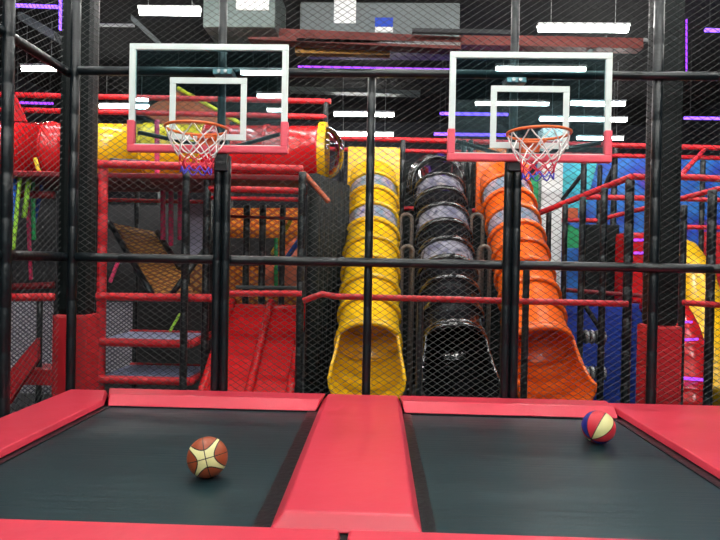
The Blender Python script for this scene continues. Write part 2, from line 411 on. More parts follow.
# ---------------------------------------------------------------- balls
def ball_mat(name, style):
    m, t, b = nt(name)
    tc = t.nodes.new('ShaderNodeTexCoord'); sp = t.nodes.new('ShaderNodeSeparateXYZ'); t.links.new(tc.outputs['Object'], sp.inputs[0])
    X, Y, Z = sp.outputs
    def mth(op, a, bb=None, c=None):
        n = t.nodes.new('ShaderNodeMath'); n.operation = op
        for i, q in enumerate((a, bb, c)):
            if q is None: continue
            if isinstance(q, (int, float)): n.inputs[i].default_value = q
            else: t.links.new(q, n.inputs[i])
        return n.outputs[0]
    def mix(f, a, bb):
        n = t.nodes.new('ShaderNodeMix'); n.data_type = 'RGBA'; t.links.new(f, n.inputs[0])
        for i, q in ((6, a), (7, bb)):
            if isinstance(q, tuple): n.inputs[i].default_value = q + (1,)
            else: t.links.new(q, n.inputs[i])
        return n.outputs[2]
    line = lambda v, wd: mth('LESS_THAN', mth('ABSOLUTE', v), wd)
    if style == 'cross':
        # cream cross with curved edges round the pole (+Y), black seams
        ax, az = mth('ABSOLUTE', X), mth('ABSOLUTE', Z)
        r2 = mth('ADD', mth('MULTIPLY', X, X), mth('MULTIPLY', Z, Z))
        h = mth('SUBTRACT', mth('MULTIPLY', X, Z), 0.0)
        hyp = mth('SUBTRACT', mth('ABSOLUTE', mth('SUBTRACT', mth('MULTIPLY', X, X), mth('MULTIPLY', Z, Z))), 0.05 ** 2)
        e = mth('DIVIDE', hyp, mth('MAXIMUM', mth('MULTIPLY', mth('SQRT', r2), 2.0), 0.01))
        cream = mth('LESS_THAN', e, 0.0)
        col = mix(cream, (0.36, 0.075, 0.025), (0.82, 0.78, 0.36))
        seam = mth('MAXIMUM', line(e, 0.0032), mth('MAXIMUM', line(X, 0.0028), line(Z, 0.0028)))
    else:
        # six gores round the axis: red, yellow, red, blue ...
        ang = mth('ARCTAN2', Z, X)
        k = mth('MULTIPLY', mth('ADD', ang, math.pi), 4 / math.pi)
        fr = mth('FRACT', k); idx = mth('FLOOR', k)
        isY = mth('COMPARE', mth('MODULO', idx, 4.0), 0.0, 0.1)
        isB = mth('COMPARE', mth('MODULO', idx, 4.0), 2.0, 0.1)
        col = mix(isY, (0.68, 0.03, 0.05), (0.84, 0.8, 0.36))
        col = mix(isB, col, (0.012, 0.03, 0.3))
        rad = mth('SQRT', mth('ADD', mth('MULTIPLY', X, X), mth('MULTIPLY', Z, Z)))
        seam = line(mth('MULTIPLY', mth('MULTIPLY', mth('SUBTRACT', mth('ABSOLUTE', mth('SUBTRACT', fr, 0.5)), 0.5), 0.78), rad), 0.003)
    col = mix(seam, col, (0.012, 0.01, 0.01))
    t.links.new(col, b.inputs['Base Color'])
    b.inputs['Roughness'].default_value = 0.42
    v = t.nodes.new('ShaderNodeTexVoronoi'); v.inputs['Scale'].default_value = 230; t.links.new(tc.outputs['Object'], v.inputs['Vector'])
    hgt = mth('SUBTRACT', v.outputs['Distance'], mth('MULTIPLY', seam, 1.5))
    bp = t.nodes.new('ShaderNodeBump'); bp.inputs['Strength'].default_value = 0.35; bp.inputs['Distance'].default_value = 0.003
    t.links.new(hgt, bp.inputs['Height']); t.links.new(bp.outputs[0], b.inputs['Normal'])
    return m
def ball(label, c, r, m, rot):
    bm = bmesh.new(); bmesh.ops.create_uvsphere(bm, u_segments=48, v_segments=24, radius=r)
    o = link('basketball', bm, m, recentre=False, loc=c, smooth=True)
    o.location = c; o.rotation_euler = rot
    tag(o, label, 'ball', 'basketballs on the trampolines'); return o
BR = 0.12
c1 = P(207.5, 456, 3.56); c1.z = BZ + BR
c2 = P(598.5, 426.5, 4.5); c2.z = BZ + BR
ball('brown basketball with a cream cross and black seams', c1, BR, ball_mat('ball_cross', 'cross'), (R(-14), R(-14), R(14)))
n_ = Vector((-0.60, -0.50, -0.62)).normalized()                # the seams' pole, low on its left
g_ = Vector((0.34, -0.85, 0.62)); g_ = (g_ - n_ * g_.dot(n_)).normalized()
k_ = Vector((-math.cos(math.pi / 8), 0, -math.sin(math.pi / 8))); l_ = k_.cross(Vector((0, 1, 0)))
LB = Matrix((k_, Vector((0, 1, 0)), l_)).transposed(); WB = Matrix((g_, n_, g_.cross(n_))).transposed()
ball('red basketball with yellow and blue gores on the right trampoline', c2, BR, ball_mat('ball_gores', 'gores'), (WB @ LB.inverted()).to_euler())

# ================================================================ cage: posts, rails, nets
ZTOP = 6.4
def post(label, px, py, Y, r=0.042, z0=0.0, z1=ZTOP, m='black_foam', name='cage_post'):
    x = P(px, py, Y).x
    return pipe(name, label, 'post', [(x, Y, z0), (x, Y, z1)], r, m, 'foam-wrapped posts of the cage', 0.36, depth=0.93)
XL = -2.95
post('black foam-wrapped post at the far left cage corner', 72.5, 250, Y0, 0.045)
pt = PZ(0, 0, 0)
post('black foam-wrapped post of the left net, close to the left edge', 5, 300, 4.74, 0.046)
post('black foam-wrapped middle post in front of the yellow slide', 368.5, 260, Y0, 0.04, 0, P(370, 73, Y0).z - .03)
post('tall black post running up behind the left backboard', 222.5, 60, Y0, 0.04)
post('tall black post running up behind the right backboard', 514.5, 60, Y0, 0.04)
post('black foam-wrapped post in front of the right column', 654, 250, Y0, 0.046)
ztr = P(400, 73.5, Y0 - .06).z
zmr = P(370, 262.5, Y0).z
def rail(label, a, b, r=0.045):
    return pipe('cage_rail', label, 'rail', [a, b], r, 'black_foam', 'foam-wrapped rails of the cage', 0.7)
rail('black top rail across the back of the cage above the slides', (XL + .04, Y0 - .06, ztr), (4.2, Y0 - .06, ztr), 0.042)
rail('black middle rail across the back of the cage at slide height', (XL + .04, Y0 - .06, zmr), (4.2, Y0 - .06, zmr), 0.043)
rail('black top rail of the left net, sloping to the corner post', (XL - .09, 1.0, ztr), (XL - .09, Y0 + .05, ztr), 0.042)
rail('black middle rail of the left net beside the edge post', (XL - .09, 1.0, zmr), (XL - .09, Y0 + .05, zmr), 0.043)

def netting(label, o, u, lu, z0, z1, pitch=0.094, slope=0.66, rad=0.0028):
    o = Vector(o); u = Vector(u); nrm = u.cross(Vector((0, 0, 1)))
    H = z1 - z0; bm = bmesh.new()
    for fam in (1, -1):
        k = -int(H / slope / pitch) - 2
        while k * pitch < lu + H / slope + 1:
            s0 = k * pitch + (0 if fam == 1 else 0.5 * pitch)
            k += 1
            pts = []
            step = 0.22; n = int(H / step)
            for i in range(n + 1):
                h = H * i / n
                s = s0 + fam * h / slope
                pts.append((s, h))
            # clip to 0..lu
            out = []
            for (sa, ha), (sb, hb) in zip(pts, pts[1:]):
                lo, hi = 0.0, 1.0; ds = sb - sa
                for lim, sg in ((0.0, 1), (lu, -1)):
                    q = (lim - sa) / ds
                    if (ds * sg) > 0: lo = max(lo, q)
                    else: hi = min(hi, q)
                if lo < hi - 1e-6:
                    for q in ((lo, hi) if not out else (hi,)):
                        out.append((sa + ds * q, ha + (hb - ha) * q))
            if len(out) < 2: continue
            rings = []
            d0 = (u * fam + Vector((0, 0, slope))).normalized(); a = nrm; b_ = d0.cross(nrm)
            for s, h in out:
                wob = Vector((0.9 * s, 0.9 * h, 3.1))
                p = o + u * (s + 0.018 * noise.noise(wob)) + Vector((0, 0, z0 + h + 0.014 * noise.noise(wob + Vector((9, 4, 0))))) + nrm * (0.012 * noise.noise(wob * 1.3) + fam * 0.003)
                rings.append([p + (a * math.cos(t) + b_ * math.sin(t)) * rad for t in (0.3, 2.4, 4.5)])
            add_rings(bm, rings, True, False)
    lw = 0.006
    ob = link('safety_net', bm, M['net'])
    return tag(ob, label, 'net', 'safety nets of the cage')
xp = [XL, P(222.5, 60, Y0).x, P(368.5, 260, Y0).x, P(514.5, 60, Y0).x, P(654, 250, Y0).x, 4.2]
labs = ['black net panel behind the left hoop, beside the left column', 'black net panel between left hoop and middle post',
        'black net panel between middle post and right hoop', 'black net panel from the right hoop to the right column', 'black net panel past the right column']
for a, b, l in zip(xp, xp[1:], labs):
    netting(l, (a, Y0 + .055, 0), (1, 0, 0), b - a - .004, 0.72, 6.3)
netting('black net panel of the left side, seen at a slant', (XL - .15, 1.2, 0), (0, 1, 0), Y0 - 1.2, 0.72, 6.3)

# ================================================================ hoops
YB = 5.52
def hoop(label, xl, xr, yt, yb, post_px, rimpx):
    a = P(xl, yt, YB); b = P(xr, yb, YB)
    xc = (P(xl, (yt + yb) / 2, YB).x + P(xr, (yt + yb) / 2, YB).x) / 2
    W = pxl(xr - xl, YB); Hh = pxl(yb - yt, YB) * 0.985
    zc = P((xl + xr) / 2, (yt + yb) / 2, YB).z
    x0, x1, z0, z1 = xc - W / 2, xc + W / 2, zc - Hh / 2, zc + Hh / 2
    t = thing('basketball_hoop', label, 'basketball hoop', Vector((xc, YB, 0)), 'basketball hoops')
    link('backboard', box((x0 + .02, YB - .005, z0 + .02), (x1 - .02, YB + .005, z1 - .02)), M['glass'], t)
    fw = 0.056
    def fr(x0, x1, z0, z1, fw, y0, y1):
        bm = bmesh.new()
        add_box(bm, (x0, y0, z0), (x1, y1, z0 + fw), .005); add_box(bm, (x0, y0, z1 - fw), (x1, y1, z1), .005)
        add_box(bm, (x0, y0, z0 + fw), (x0 + fw, y1, z1 - fw), .005); add_box(bm, (x1 - fw, y0, z0 + fw), (x1, y1, z1 - fw), .005)
        return bm
    link('border_frame', fr(x0, x1, z0, z1, fw, YB - .02, YB + .02), M['white_frame'], t)
    sx = W * 0.243; cx = xc + .0
    link('target_square', fr(cx - sx, cx + sx, z0 + .10, z0 + .10 + Hh * .585, fw, YB - .011, YB - .006), M['white_frame'], t)
    e = bmesh.new(); hp = Hh * .28; pw = 0.07
    add_box(e, (x0 - .01, YB - .035, z0 - .02), (x1 + .01, YB + .035, z0 + pw - .02), .015)
    add_box(e, (x0 - .01, YB - .035, z0 + pw - .03), (x0 + pw - .012, YB + .035, z0 + hp), .015)
    add_box(e, (x1 - pw + .012, YB - .035, z0 + pw - .03), (x1 + .01, YB + .035, z0 + hp), .015)
    link('edge_padding', e, M['pink_pad'], t)
    # rim
    rr = 0.264; yr = YB - .07 - rr; rc = Vector((xc, yr, P(*rimpx, yr).z))
    ring = [rc + Vector((rr * math.cos(k * math.pi / 24), rr * math.sin(k * math.pi / 24), 0)) for k in range(49)]
    rim = link('rim', add_tube(bmesh.new(), ring, 0.0125, 8, None, False), M['rim_orange'], t, smooth=True)
    br = bmesh.new()
    add_box(br, (xc - .09, YB - .03, rc.z - .1), (xc + .09, YB - .006, rc.z + .02), .004)
    add_box(br, (xc - .07, YB - .09, rc.z - .03), (xc + .07, YB - .02, rc.z - .012), .003)
    for s in (-1, 1):
        add_tube(br, [(xc + s * .06, YB - .02, rc.z - .09), (xc + s * .12, YB - .13, rc.z - .012)], .008, 6)
    link('mounting_bracket', br, M['rim_orange'], rim)
    # net of cords: rows of crossing strings, white then red then blue
    NW = 9
    lev = [(0.0, rr), (-.10, .235), (-.19, .185), (-.245, .15), (-.29, .14), (-.34, .13), (-.39, .135)]
    bms = {'cord_white': bmesh.new(), 'cord_red': bmesh.new(), 'cord_blue': bmesh.new()}
    for k, ((za, ra), (zb, rb)) in enumerate(zip(lev, lev[1:])):
        key = 'cord_white' if k < 3 else ('cord_red' if k < 5 else 'cord_blue')
        for i in range(NW):
            for s in (-1, 1):
                t0 = 2 * math.pi * (i + (0.5 if k % 2 else 0)) / NW; t1 = t0 + s * math.pi / NW
                p0 = rc + Vector((ra * math.cos(t0), ra * math.sin(t0), za)); p1 = rc + Vector((rb * math.cos(t1), rb * math.sin(t1), zb))
                md = (p0 + p1) / 2 + Vector((0, 0, -.008))
                add_tube(bms[key], [p0, md, p1], 0.006, 5, None, False)
    net = link('net', bms['cord_white'], M['cord_white'], t, smooth=True)
    link('red_cords', bms['cord_red'], M['cord_red'], net, smooth=True)
    link('blue_cords', bms['cord_blue'], M['cord_blue'], net, smooth=True)
    # padded support posts and arms
    yp = 5.60
    xp_ = P(post_px, 270, yp).x; zt = P(post_px + 2, 156, yp).z
    for s in (-1, 1):
        b = add_tube(bmesh.new(), [(xp_ + s * .041, yp, BZ + .009), (xp_ + s * .041, yp, zt)], .04, 12, .36, depth=.94)
        link('support_post', b, M['black_foam'], t, smooth=True)
    arm = bmesh.new()
    for s in (-1, 1):
        add_tube(arm, [(xp_, yp + .02, z0 + .03), (xc + s * W * .45, YB + .03, z0 + .17)], .02, 8)
    add_box(arm, (xp_ - .06, YB + .01, zt - .15), (xp_ + .06, yp + .02, z0 + .12), .01)
    link('support_arm', arm, M['black_foam'], t, smooth=False)
    cl = bmesh.new()
    add_box(cl, (xp_ - .09, YB + .005, z1 - .27), (xp_ + .09, Y0 - .03, z1 - .22), .006)
    for s in (-1, 1):
        add_tube(cl, [(xp_ + s * .03, YB - .012, z1 - .245), (xp_ + s * .03, YB + .02, z1 - .245)], .018, 8)
    link('upper_clamp', cl, M['steel'], t)
    return t
hoop('glass-backed basketball hoop beside the left column, above the brown ball', 128.5, 289, 43.5, 152, 221, (198, 128.5))
hoop('glass-backed basketball hoop in front of the orange slide', 450.5, 609.5, 52.5, 160, 511, (539, 133.5))

# ================================================================ slides
def loft_arcs(secs, n=40):               # sections: centre, axis a, axis b, half-width, half-height, span(start,end)
    bm = bmesh.new(); rows = []
    for c, a, b, ra, rb, t0, t1 in secs:
        rows.append([c + a * (ra * math.cos(t0 + (t1 - t0) * k / n)) + b * (rb * math.sin(t0 + (t1 - t0) * k / n)) for k in range(n + 1)])
    return add_rings(bm, rows, False, False)
def solid(o, th):
    md = o.modifiers.new('wall', 'SOLIDIFY'); md.thickness = th; md.offset = 0
def tube_slide(label, X, m, wins, r=0.38, ytop=9.6, ztop=3.43, ymouth=7.25, zmouth=1.13, nseg=9, winmat='window_print', panel=True, steel_rings=False):
    top = Vector((X, ytop, ztop)); mouth = Vector((X, ymouth, zmouth))
    t = thing('tube_slide', label, 'slide', Vector((X, ymouth, 0)), 'tube slides side by side')
    d = (mouth - top).normalized(); a = Vector((1, 0, 0)); b = a.cross(d).normalized()
    if b.z < 0: b = -b
    L = (mouth - top).length; sl = L / nseg
    for i in range(nseg):
        s0, s1 = i * sl, (i + 1) * sl
        rr = r * (1 - 0.012)
        prof = [(s0, rr * .95), (s0 + .02, rr * .97), (s1 - .07, rr), (s1 - .055, rr + .024), (s1 - .005, rr + .026), (s1 + .006, rr - .005)]
        secs = [(top + d * s, a, b, q, q, 0, 2 * math.pi) for s, q in prof]
        bm = loft_arcs(secs, 36)
        bmesh.ops.remove_doubles(bm, verts=bm.verts, dist=1e-5)
        win = i in wins
        o = link('window_segment' if win else 'tube_segment', bm, M[winmat] if win else M[m], t, smooth=True); solid(o, .012)
        if win:      # solid coloured flange below the clear segment
            secs = [(top + d * s, a, b, q, q, 0, 2 * math.pi) for s, q in ((s1 - .06, rr + .02), (s1 - .055, rr + .03), (s1, rr + .032), (s1 + .01, rr))]
            o2 = link('flange', loft_arcs(secs, 36), M[m], o, smooth=True); solid(o2, .01)
    # mouth: full ring that opens into a flared tray
    dirs = [(0.0, 44, 1.03, 1.03, 150, 390), (0.10, 44, 1.03, 1.03, 153, 387), (0.22, 42, 1.04, 1.03, 158, 382), (0.36, 36, 1.06, 1.02, 163, 377),
            (0.50, 26, 1.09, .98, 168, 372), (0.66, 14, 1.09, .92, 172, 368), (0.84, 4, 1.09, .86, 176, 364)]
    fl = [(mouth + d * q, a, b, r * w_, r * w_, 0, 2 * math.pi) for q, w_ in ((-.01, 1.0), (0, 1.07), (.05, 1.08), (.06, 1.0))]
    o = link('mouth_ring', loft_arcs(fl, 36), M[m], t, smooth=True); solid(o, .012)
    p = mouth.copy(); last = 0; secs = []
    for s, ang, wa, wb, t0, t1 in dirs:
        dd = Vector((0, -math.cos(R(ang)), -math.sin(R(ang))))
        p = p + dd * (s - last); last = s
        bb = a.cross(dd).normalized()
        if bb.z < 0: bb = -bb
        secs.append((p.copy(), a, bb, r * wa, r * wb, R(t0), R(t1)))
    o = link('exit_chute', loft_arcs(secs, 44), M[m], t, smooth=True); solid(o, .025)
    # rolled rim along the open edge
    k = 44
    for side in (0, 1):
        pts = []
        for c, aa, bb, ra, rb, t0, t1 in secs:
            th = t0 if side == 0 else t1
            pts.append(c + aa * (ra * math.cos(th)) + bb * (rb * math.sin(th)))
        link('chute_rim', add_tube(bmesh.new(), pts, .022, 8), M[m], t, smooth=True)
    if panel:
        pb = bmesh.new()
        add_box(pb, (X - .42, ytop + .02, ztop - .55), (X + .42, ytop + .1, ztop + .52), .02)
        link('entry_panel', pb, M[m], t)
    for yy, zz in ((8.4, 0), (9.3, 0)):
        zc = zmouth + (ztop - zmouth) * (yy - ymouth) / (ytop - ymouth)
        link('support_leg', add_tube(bmesh.new(), [(X, yy, 0), (X, yy, zc - r - .03)], .05, 10), M['black_foam'], t, smooth=True)
    return t
tube_slide('yellow tube slide behind the middle post', -0.10, 'yellow_plastic', (1, 3))
tube_slide('black tube slide with clear ring segments, between yellow and orange slides', 0.93, 'black_plastic', (1, 3, 5), panel=False, winmat='grey_window', nseg=9)
tube_slide('orange tube slide behind the right hoop posts', 1.95, 'orange_plastic', (1, 3), ytop=9.55)

# black entry arches over the black slide
ea = thing('entry_arch', 'black ribbed entry arch at the top of the black slide', 'arch', Vector((0.95, 9.8, 2.9)))
for k, (rr, dy) in enumerate(((.40, .05), (.43, .13), (.46, .21))):
    pts = [Vector((0.93 + rr * math.cos(q), 9.68 + dy, 3.42 + rr * math.sin(q))) for q in [math.pi * i / 16 for i in range(17)]]
    pts = [pts[0] - Vector((0, 0, .2))] + pts + [pts[-1] - Vector((0, 0, .2))]
    link('rib', add_tube(bmesh.new(), pts, .035, 8), M['black_plastic'], ea, smooth=True)

# metal loop stands between slides
def loop(label, px0, px1, ptop, pbot, Y):
    a, b = P(px0, ptop, Y), P(px1, ptop, Y); w2 = (b.x - a.x) / 2
    zb = 0.0
    arc = [Vector(((a.x + b.x) / 2 - w2 * math.cos(q), Y, a.z - w2 + w2 * math.sin(q))) for q in [math.pi * i / 10 for i in range(11)]]
    pipe('loop_stand', label, 'stand', [Vector((a.x, Y, zb))] + arc + [Vector((b.x, Y, zb))], .028, 'bronze', 'metal loop stands between the slides', None)
loop('tall metal loop stand between yellow and black slides', 401, 412, 214, 395, 8.9)
loop('shorter metal loop stand close beside the black slide', 402, 413, 246, 395, 8.3)
loop('tall metal loop stand between black and orange slides', 471, 483, 214, 395, 8.9)
loop('shorter metal loop stand close beside the orange slide', 479, 490, 246, 395, 8.3)

# ================================================================ playground behind
def pp(name, label, cat, p0, p1, wpx, m, group=None, groove=0.25):
    a, b = P(*p0), P(*p1)
    return pipe(name, label, cat, [a, b], pxl(wpx, (p0[2] + p1[2]) / 2) / 2, m, group, groove, 10)
def vp(label, px, ptop, Y, wpx, m='black_foam', zb=0.0, name='frame_post', group='frame posts of the playground'):
    a = P(px, ptop, Y)
    return pipe(name, label, 'post', [Vector((a.x, Y, zb)), a], pxl(wpx, Y) / 2, m, group, .4, 10)
G = 'red foam rails of the playground'
def rr(label, p0, p1, wpx, m='red_foam'): return pp('foam_rail', label, 'rail', p0, p1, wpx, m, G)

# dark padded facade behind the slides
tag(link('padded_wall', box((P(398, 250, 10.6).x - .9, 10.4, 0), (P(527, 250, 10.6).x, 10.6, 3.85), .03), M['black_wrap']), 'dark padded wall behind the tops of the tube slides', 'wall pad')
# black ribbed wall panel beside the yellow slide
bw = bmesh.new(); xa, xb = P(306, 300, 7.5).x, P(338, 300, 8.6).x
for i in range(8):
    u = i / 8
    x0 = -0.80 + 0.36 * u; y0 = 7.5 + 1.1 * u
    add_tube(bw, [(x0 - .02, y0, 0), (x0 - .02, y0, 3.18)], .085, 10)
tag(link('ribbed_wall', bw, M['black_wrap'], smooth=True), 'black ribbed padded wall just left of the yellow slide', 'wall pad')

# crawl tunnel ---------------------------------------------------------------
TY = 8.6; tz = P(280, 153, TY).z; TR = 0.40
tn = thing('crawl_tunnel', 'red and yellow crawl tunnel with clear bubble end over the upper deck', 'tunnel', Vector((-3.5, TY, tz - TR)))
def seg(x0, x1, m, nm='tunnel_segment'):
    ax = Vector((0, 1, 0)); bz = Vector((0, 0, 1))
    secs = [(Vector((x, TY, tz)), ax, bz, q, q, 0, 2 * math.pi) for x, q in ((x0, TR), (x0 + .03, TR), (x0 + .035, TR - .02), (x1 - .035, TR - .02), (x1 - .03, TR), (x1, TR))]
    o = link(nm, loft_arcs(secs, 40), M[m], tn, smooth=True); solid(o, .012)
xs = [-6.6, -5.5, P(54, 150, TY).x, P(92, 150, TY).x, P(150, 150, TY).x, P(208, 150, TY).x, P(268, 150, TY).x, P(320, 150, TY).x]
ms = ['red_plastic', 'red_plastic', 'red_plastic', 'yellow_plastic', 'yellow_plastic', 'red_plastic', 'red_plastic']
for a, b, m in zip(xs, xs[1:], ms): seg(a, b, m)
xe = xs[-1]
secs = [(Vector((x, TY, tz)), Vector((0, 1, 0)), Vector((0, 0, 1)), q, q, 0, 2 * math.pi) for x, q in ((xe, TR - .02), (xe, TR + .04), (xe + .1, TR + .04), (xe + .1, TR - .04))]
o = link('end_flange', loft_arcs(secs, 40), M['yellow_plastic'], tn, smooth=False); solid(o, .01)
secs = [(Vector((xe + .1 + .24 * math.sin(q), TY, tz)), Vector((0, 1, 0)), Vector((0, 0, 1)), (TR - .03) * math.cos(q) + .002, (TR - .03) * math.cos(q) + .002, 0, 2 * math.pi) for q in [math.pi / 2 * i / 10 for i in range(11)]]
o = link('bubble_window', loft_arcs(secs, 40), M['dome'], tn, smooth=True)
pp('foam_noodle', 'yellow noodle stuck on the red tunnel left of the column', 'noodle', (35, 158, 8.1), (39, 172, 8.1), 4, 'noodle_yellow')

DK = tz - TR - .045
# upper deck slab under the tunnel
tag(link('upper_deck', box((-7, 7.72, DK - .07), (P(300, 172, 7.7).x, 9.25, DK), .02), M['dark_red']),
    'dark red padded deck carrying the crawl tunnel', 'deck')

# left structure: beams and posts
rr('thick red beam under the yellow tunnel, above the climbing ramp', (97, 164, 7.5), (303, 169.5, 7.5), 8.5)
rr('red beam at the top step of the climbing platforms', (96, 296.5, 7.4), (212, 298, 7.4), 8.5)
rr('thin red rail deep inside above the climbing ramp', (108, 200, 9.3), (206, 202, 9.3), 4)
rr('red rail crossing right of the left hoop posts, upper', (209, 188.5, 7.8), (301, 191, 7.4), 6.5)
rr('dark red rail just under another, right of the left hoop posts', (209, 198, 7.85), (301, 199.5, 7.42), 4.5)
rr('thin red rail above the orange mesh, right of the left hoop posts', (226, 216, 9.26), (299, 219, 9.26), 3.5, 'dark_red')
rr('orange padded brace slanting down below the tunnel bubble', (303, 172, 7.45), (329, 202, 7.3), 5, 'terracotta')
rr('red rail over the double red slide', (228, 293.5, 7.32), (302, 293.5, 7.32), 6.5)
vp('red post at the left end of the climbing platforms', 103.5, 168, 7.55, 9.5, 'red_foam')
vp('black post through the climbing platforms', 186.5, 170, 7.3, 8)
vp('black post just left of the left hoop posts', 207.5, 176, 7.8, 8)
vp('black post at the right corner of the upper deck', 302.5, 172, 7.35, 8)
vp('thin black post in front of the orange mesh, leftmost', 247, 205, 9.3, 7)
vp('thin black post in front of the orange mesh, middle', 263, 205, 9.3, 7)
vp('thin black post in front of the orange mesh, right', 283, 205, 9.3, 6)
vp('dark thin post behind the climbing ramp', 137, 190, 9.6, 5)

# upper rails over the tunnel
rr('upper red guard rail over the crawl tunnel', (-30, 94, 9.3), (331, 101.5, 9.3), 5.5)
rr('lower red guard rail over the crawl tunnel', (-30, 109, 9.3), (327, 117, 9.3), 5.5)
vp('short black post at the end of the tunnel guard rails', 326, 99, 9.3, 5, zb=3.2)
tag(link('gusset_panel', slab([P(2, 80, 8.9), P(8, 80, 8.9), P(26, 121, 8.9), P(2, 121, 8.9)], .05), M['red_pad']), 'red triangular panel above the tunnel at the far left', 'panel')
tag(link('sloping_ramp', slab([P(178, 90, 11.5), P(240, 124, 10.8), P(210, 150, 10.8), P(140, 112, 11.5)], .08), M['terracotta']), 'brown sloping ramp seen through the left backboard', 'ramp')
for q in (P(212, 146, 10.75), P(160, 115, 11.4), P(232, 122, 10.75)):
    link('leg', add_tube(bmesh.new(), [Vector((q.x, q.y, 0)), q], .05, 8), M['black_foam'], bpy.data.objects['sloping_ramp'], smooth=True)
pp('ramp_edge', 'yellow edge bar of the brown ramp behind the left backboard', 'bar', (178, 88, 11.4), (240, 123, 10.7), 4, 'noodle_yellow')
pp('frame_post', 'pink post standing below the left backboard', 'post', (157, 120, 8.1), (157, 181, 8.1), 5, 'noodle_pink')
pp('foam_noodle', 'black noodle lying under the yellow tunnel', 'noodle', (110, 160, 7.9), (150, 162.5, 7.9), 4.5, 'black_foam')

# climbing platforms -----------------------------------------------------------
def platform(label, yfront, Yf=7.5, Yb=8.5, x0p=98, x1p=190):
    a = P(x0p, yfront, Yf); b = P(x1p, yfront, Yf); z = (a.z + b.z) / 2
    t = thing('climbing_platform', label, 'platform', Vector(((a.x + b.x) / 2, (Yf + Yb) / 2, z)), 'stepped climbing platforms')
    link('mesh_deck', box((a.x, Yf, z - .03), (b.x, Yb, z + .03), .01), M['deck_weave'], t)
    for p, q in (((a.x, Yf), (b.x, Yf)), ((a.x, Yb), (b.x, Yb)), ((b.x, Yf), (b.x, Yb))):
        link('edge_pad', add_tube(bmesh.new(), [(p[0], p[1], z), (q[0], q[1], z)], .055, 10, .25), M['red_foam'], t, smooth=True)
platform('climbing platform with red edges, upper of two below the beam', 343)
platform('lowest climbing platform with blue and white mesh deck', 380.5)
tag(link('mesh_screen', slab([P(106, 302, 9.6), P(133, 302, 9.6), P(133, 372, 9.6), P(106, 372, 9.6)], .03), M['white_weave']), 'grey mesh panel behind the climbing platforms', 'panel')
tag(link('climbing_ramp', slab([P(112, 223, 9.4), P(157, 232, 9.4), P(196, 296, 8.2), P(152, 296, 8.2)], .05), M['ramp_weave']), 'brown woven climbing ramp between black braces', 'ramp')
pp('brace', 'black brace along the left edge of the climbing ramp', 'brace', (109, 222, 9.3), (152, 294, 8.1), 6, 'black_foam', 'black braces round the climbing ramp')
pp('brace', 'black brace along the right edge of the climbing ramp', 'brace', (157, 231, 9.3), (180, 268, 8.6), 6, 'black_foam', 'black braces round the climbing ramp')
pp('brace', 'black brace leaning the other way beside the grey panel', 'brace', (212, 240, 8.2), (172, 294, 8.0), 6, 'black_foam', 'black braces round the climbing ramp')
tag(link('side_panel', slab([P(190, 204, 9.2), P(206, 204, 9.2), P(206, 262, 9.2), P(190, 262, 9.2)], .04), M['lavender']), 'grey lavender panel left of the left hoop posts', 'panel')
tag(link('woven_board', slab([P(190, 264, 9.0), P(208, 250, 9.0), P(208, 294, 9.0), P(190, 294, 9.0)], .04), M['ramp_weave']), 'brown woven panel under the grey lavender panel', 'panel')
for i, (px, a, b, lab) in enumerate(((163, 204, 240, 'pink hanging roller above the climbing ramp, leftmost'), (171, 210, 246, 'pink hanging roller above the climbing ramp, middle'), (180, 206, 240, 'pink hanging roller nearest the black platform post'))):
    pp('hanging_roller', lab, 'roller', (px, 184, 9.0), (px, b, 9.0), 5, 'noodle_pink', 'pink hanging rollers')
tag(link('rear_panel', slab([P(100, 205, 11), P(225, 205, 11), P(225, 392, 11), P(100, 392, 11)], .05), M['dark_paint']), 'dark panel closing the back of the climbing area', 'panel')
pp('foam_noodle', 'red noodle leaning at the foot of the climbing ramp', 'noodle', (110, 282, 8.4), (118, 262, 8.6), 4, 'noodle_pink')
pp('foam_noodle', 'lime noodle at the foot of the climbing platforms', 'noodle', (170, 331, 8.2), (180, 314, 8.5), 3, 'noodle_lime')

# orange mesh area and the double slide ----------------------------------------------
tag(link('mesh_screen', slab([P(226, 208, 10.2), P(302, 208, 10.2), P(302, 396, 10.2), P(226, 396, 10.2)], .04), M['orange_weave']), 'orange mesh screen behind the double red slide', 'screen')
tag(link('brown_ramp', slab([P(262, 268, 9.9), P(302, 232, 9.9), P(302, 292, 9.33), P(262, 292, 9.33)], .05), M['terracotta']), 'terracotta ramp in front of the orange mesh screen', 'ramp')
tag(link('dark_screen', slab([P(226, 238, 9.9), P(278, 238, 9.9), P(278, 266, 9.9), P(226, 266, 9.9)], .05), M['dark_paint']), 'dark low panel across the orange mesh screen', 'panel')
pp('deck_edge', 'grey deck edge bar above the double red slide', 'bar', (236, 287, 9.24), (301, 288, 9.24), 4, 'grey_paint')
pp('foam_noodle', 'yellow noodle leaning over the terracotta ramp', 'noodle', (272, 254, 9.72), (291, 220, 9.3), 4, 'noodle_yellow')
pp('foam_noodle', 'blue noodle leaning over the terracotta ramp', 'noodle', (278, 270, 9.55), (301, 238, 9.0), 5, 'noodle_blue')
pp('foam_noodle', 'green noodle standing beside the blue noodle', 'noodle', (276, 286, 9.28), (276, 238, 9.3), 4, 'noodle_green')
ds = thing('double_slide', 'wide red two-lane slide right of the left hoop posts', 'slide', Vector((-1.55, 7.8, 0)))
zt, zb = P(265, 308, 8.6).z, 0.32
xL, xR = -2.15, -1.0
link('slide_bed', slab([(xL, 8.6, zt), (xR, 8.6, zt), (xR, 7.05, zb), (xL, 7.05, zb)], .06), M['red_plastic'], ds)
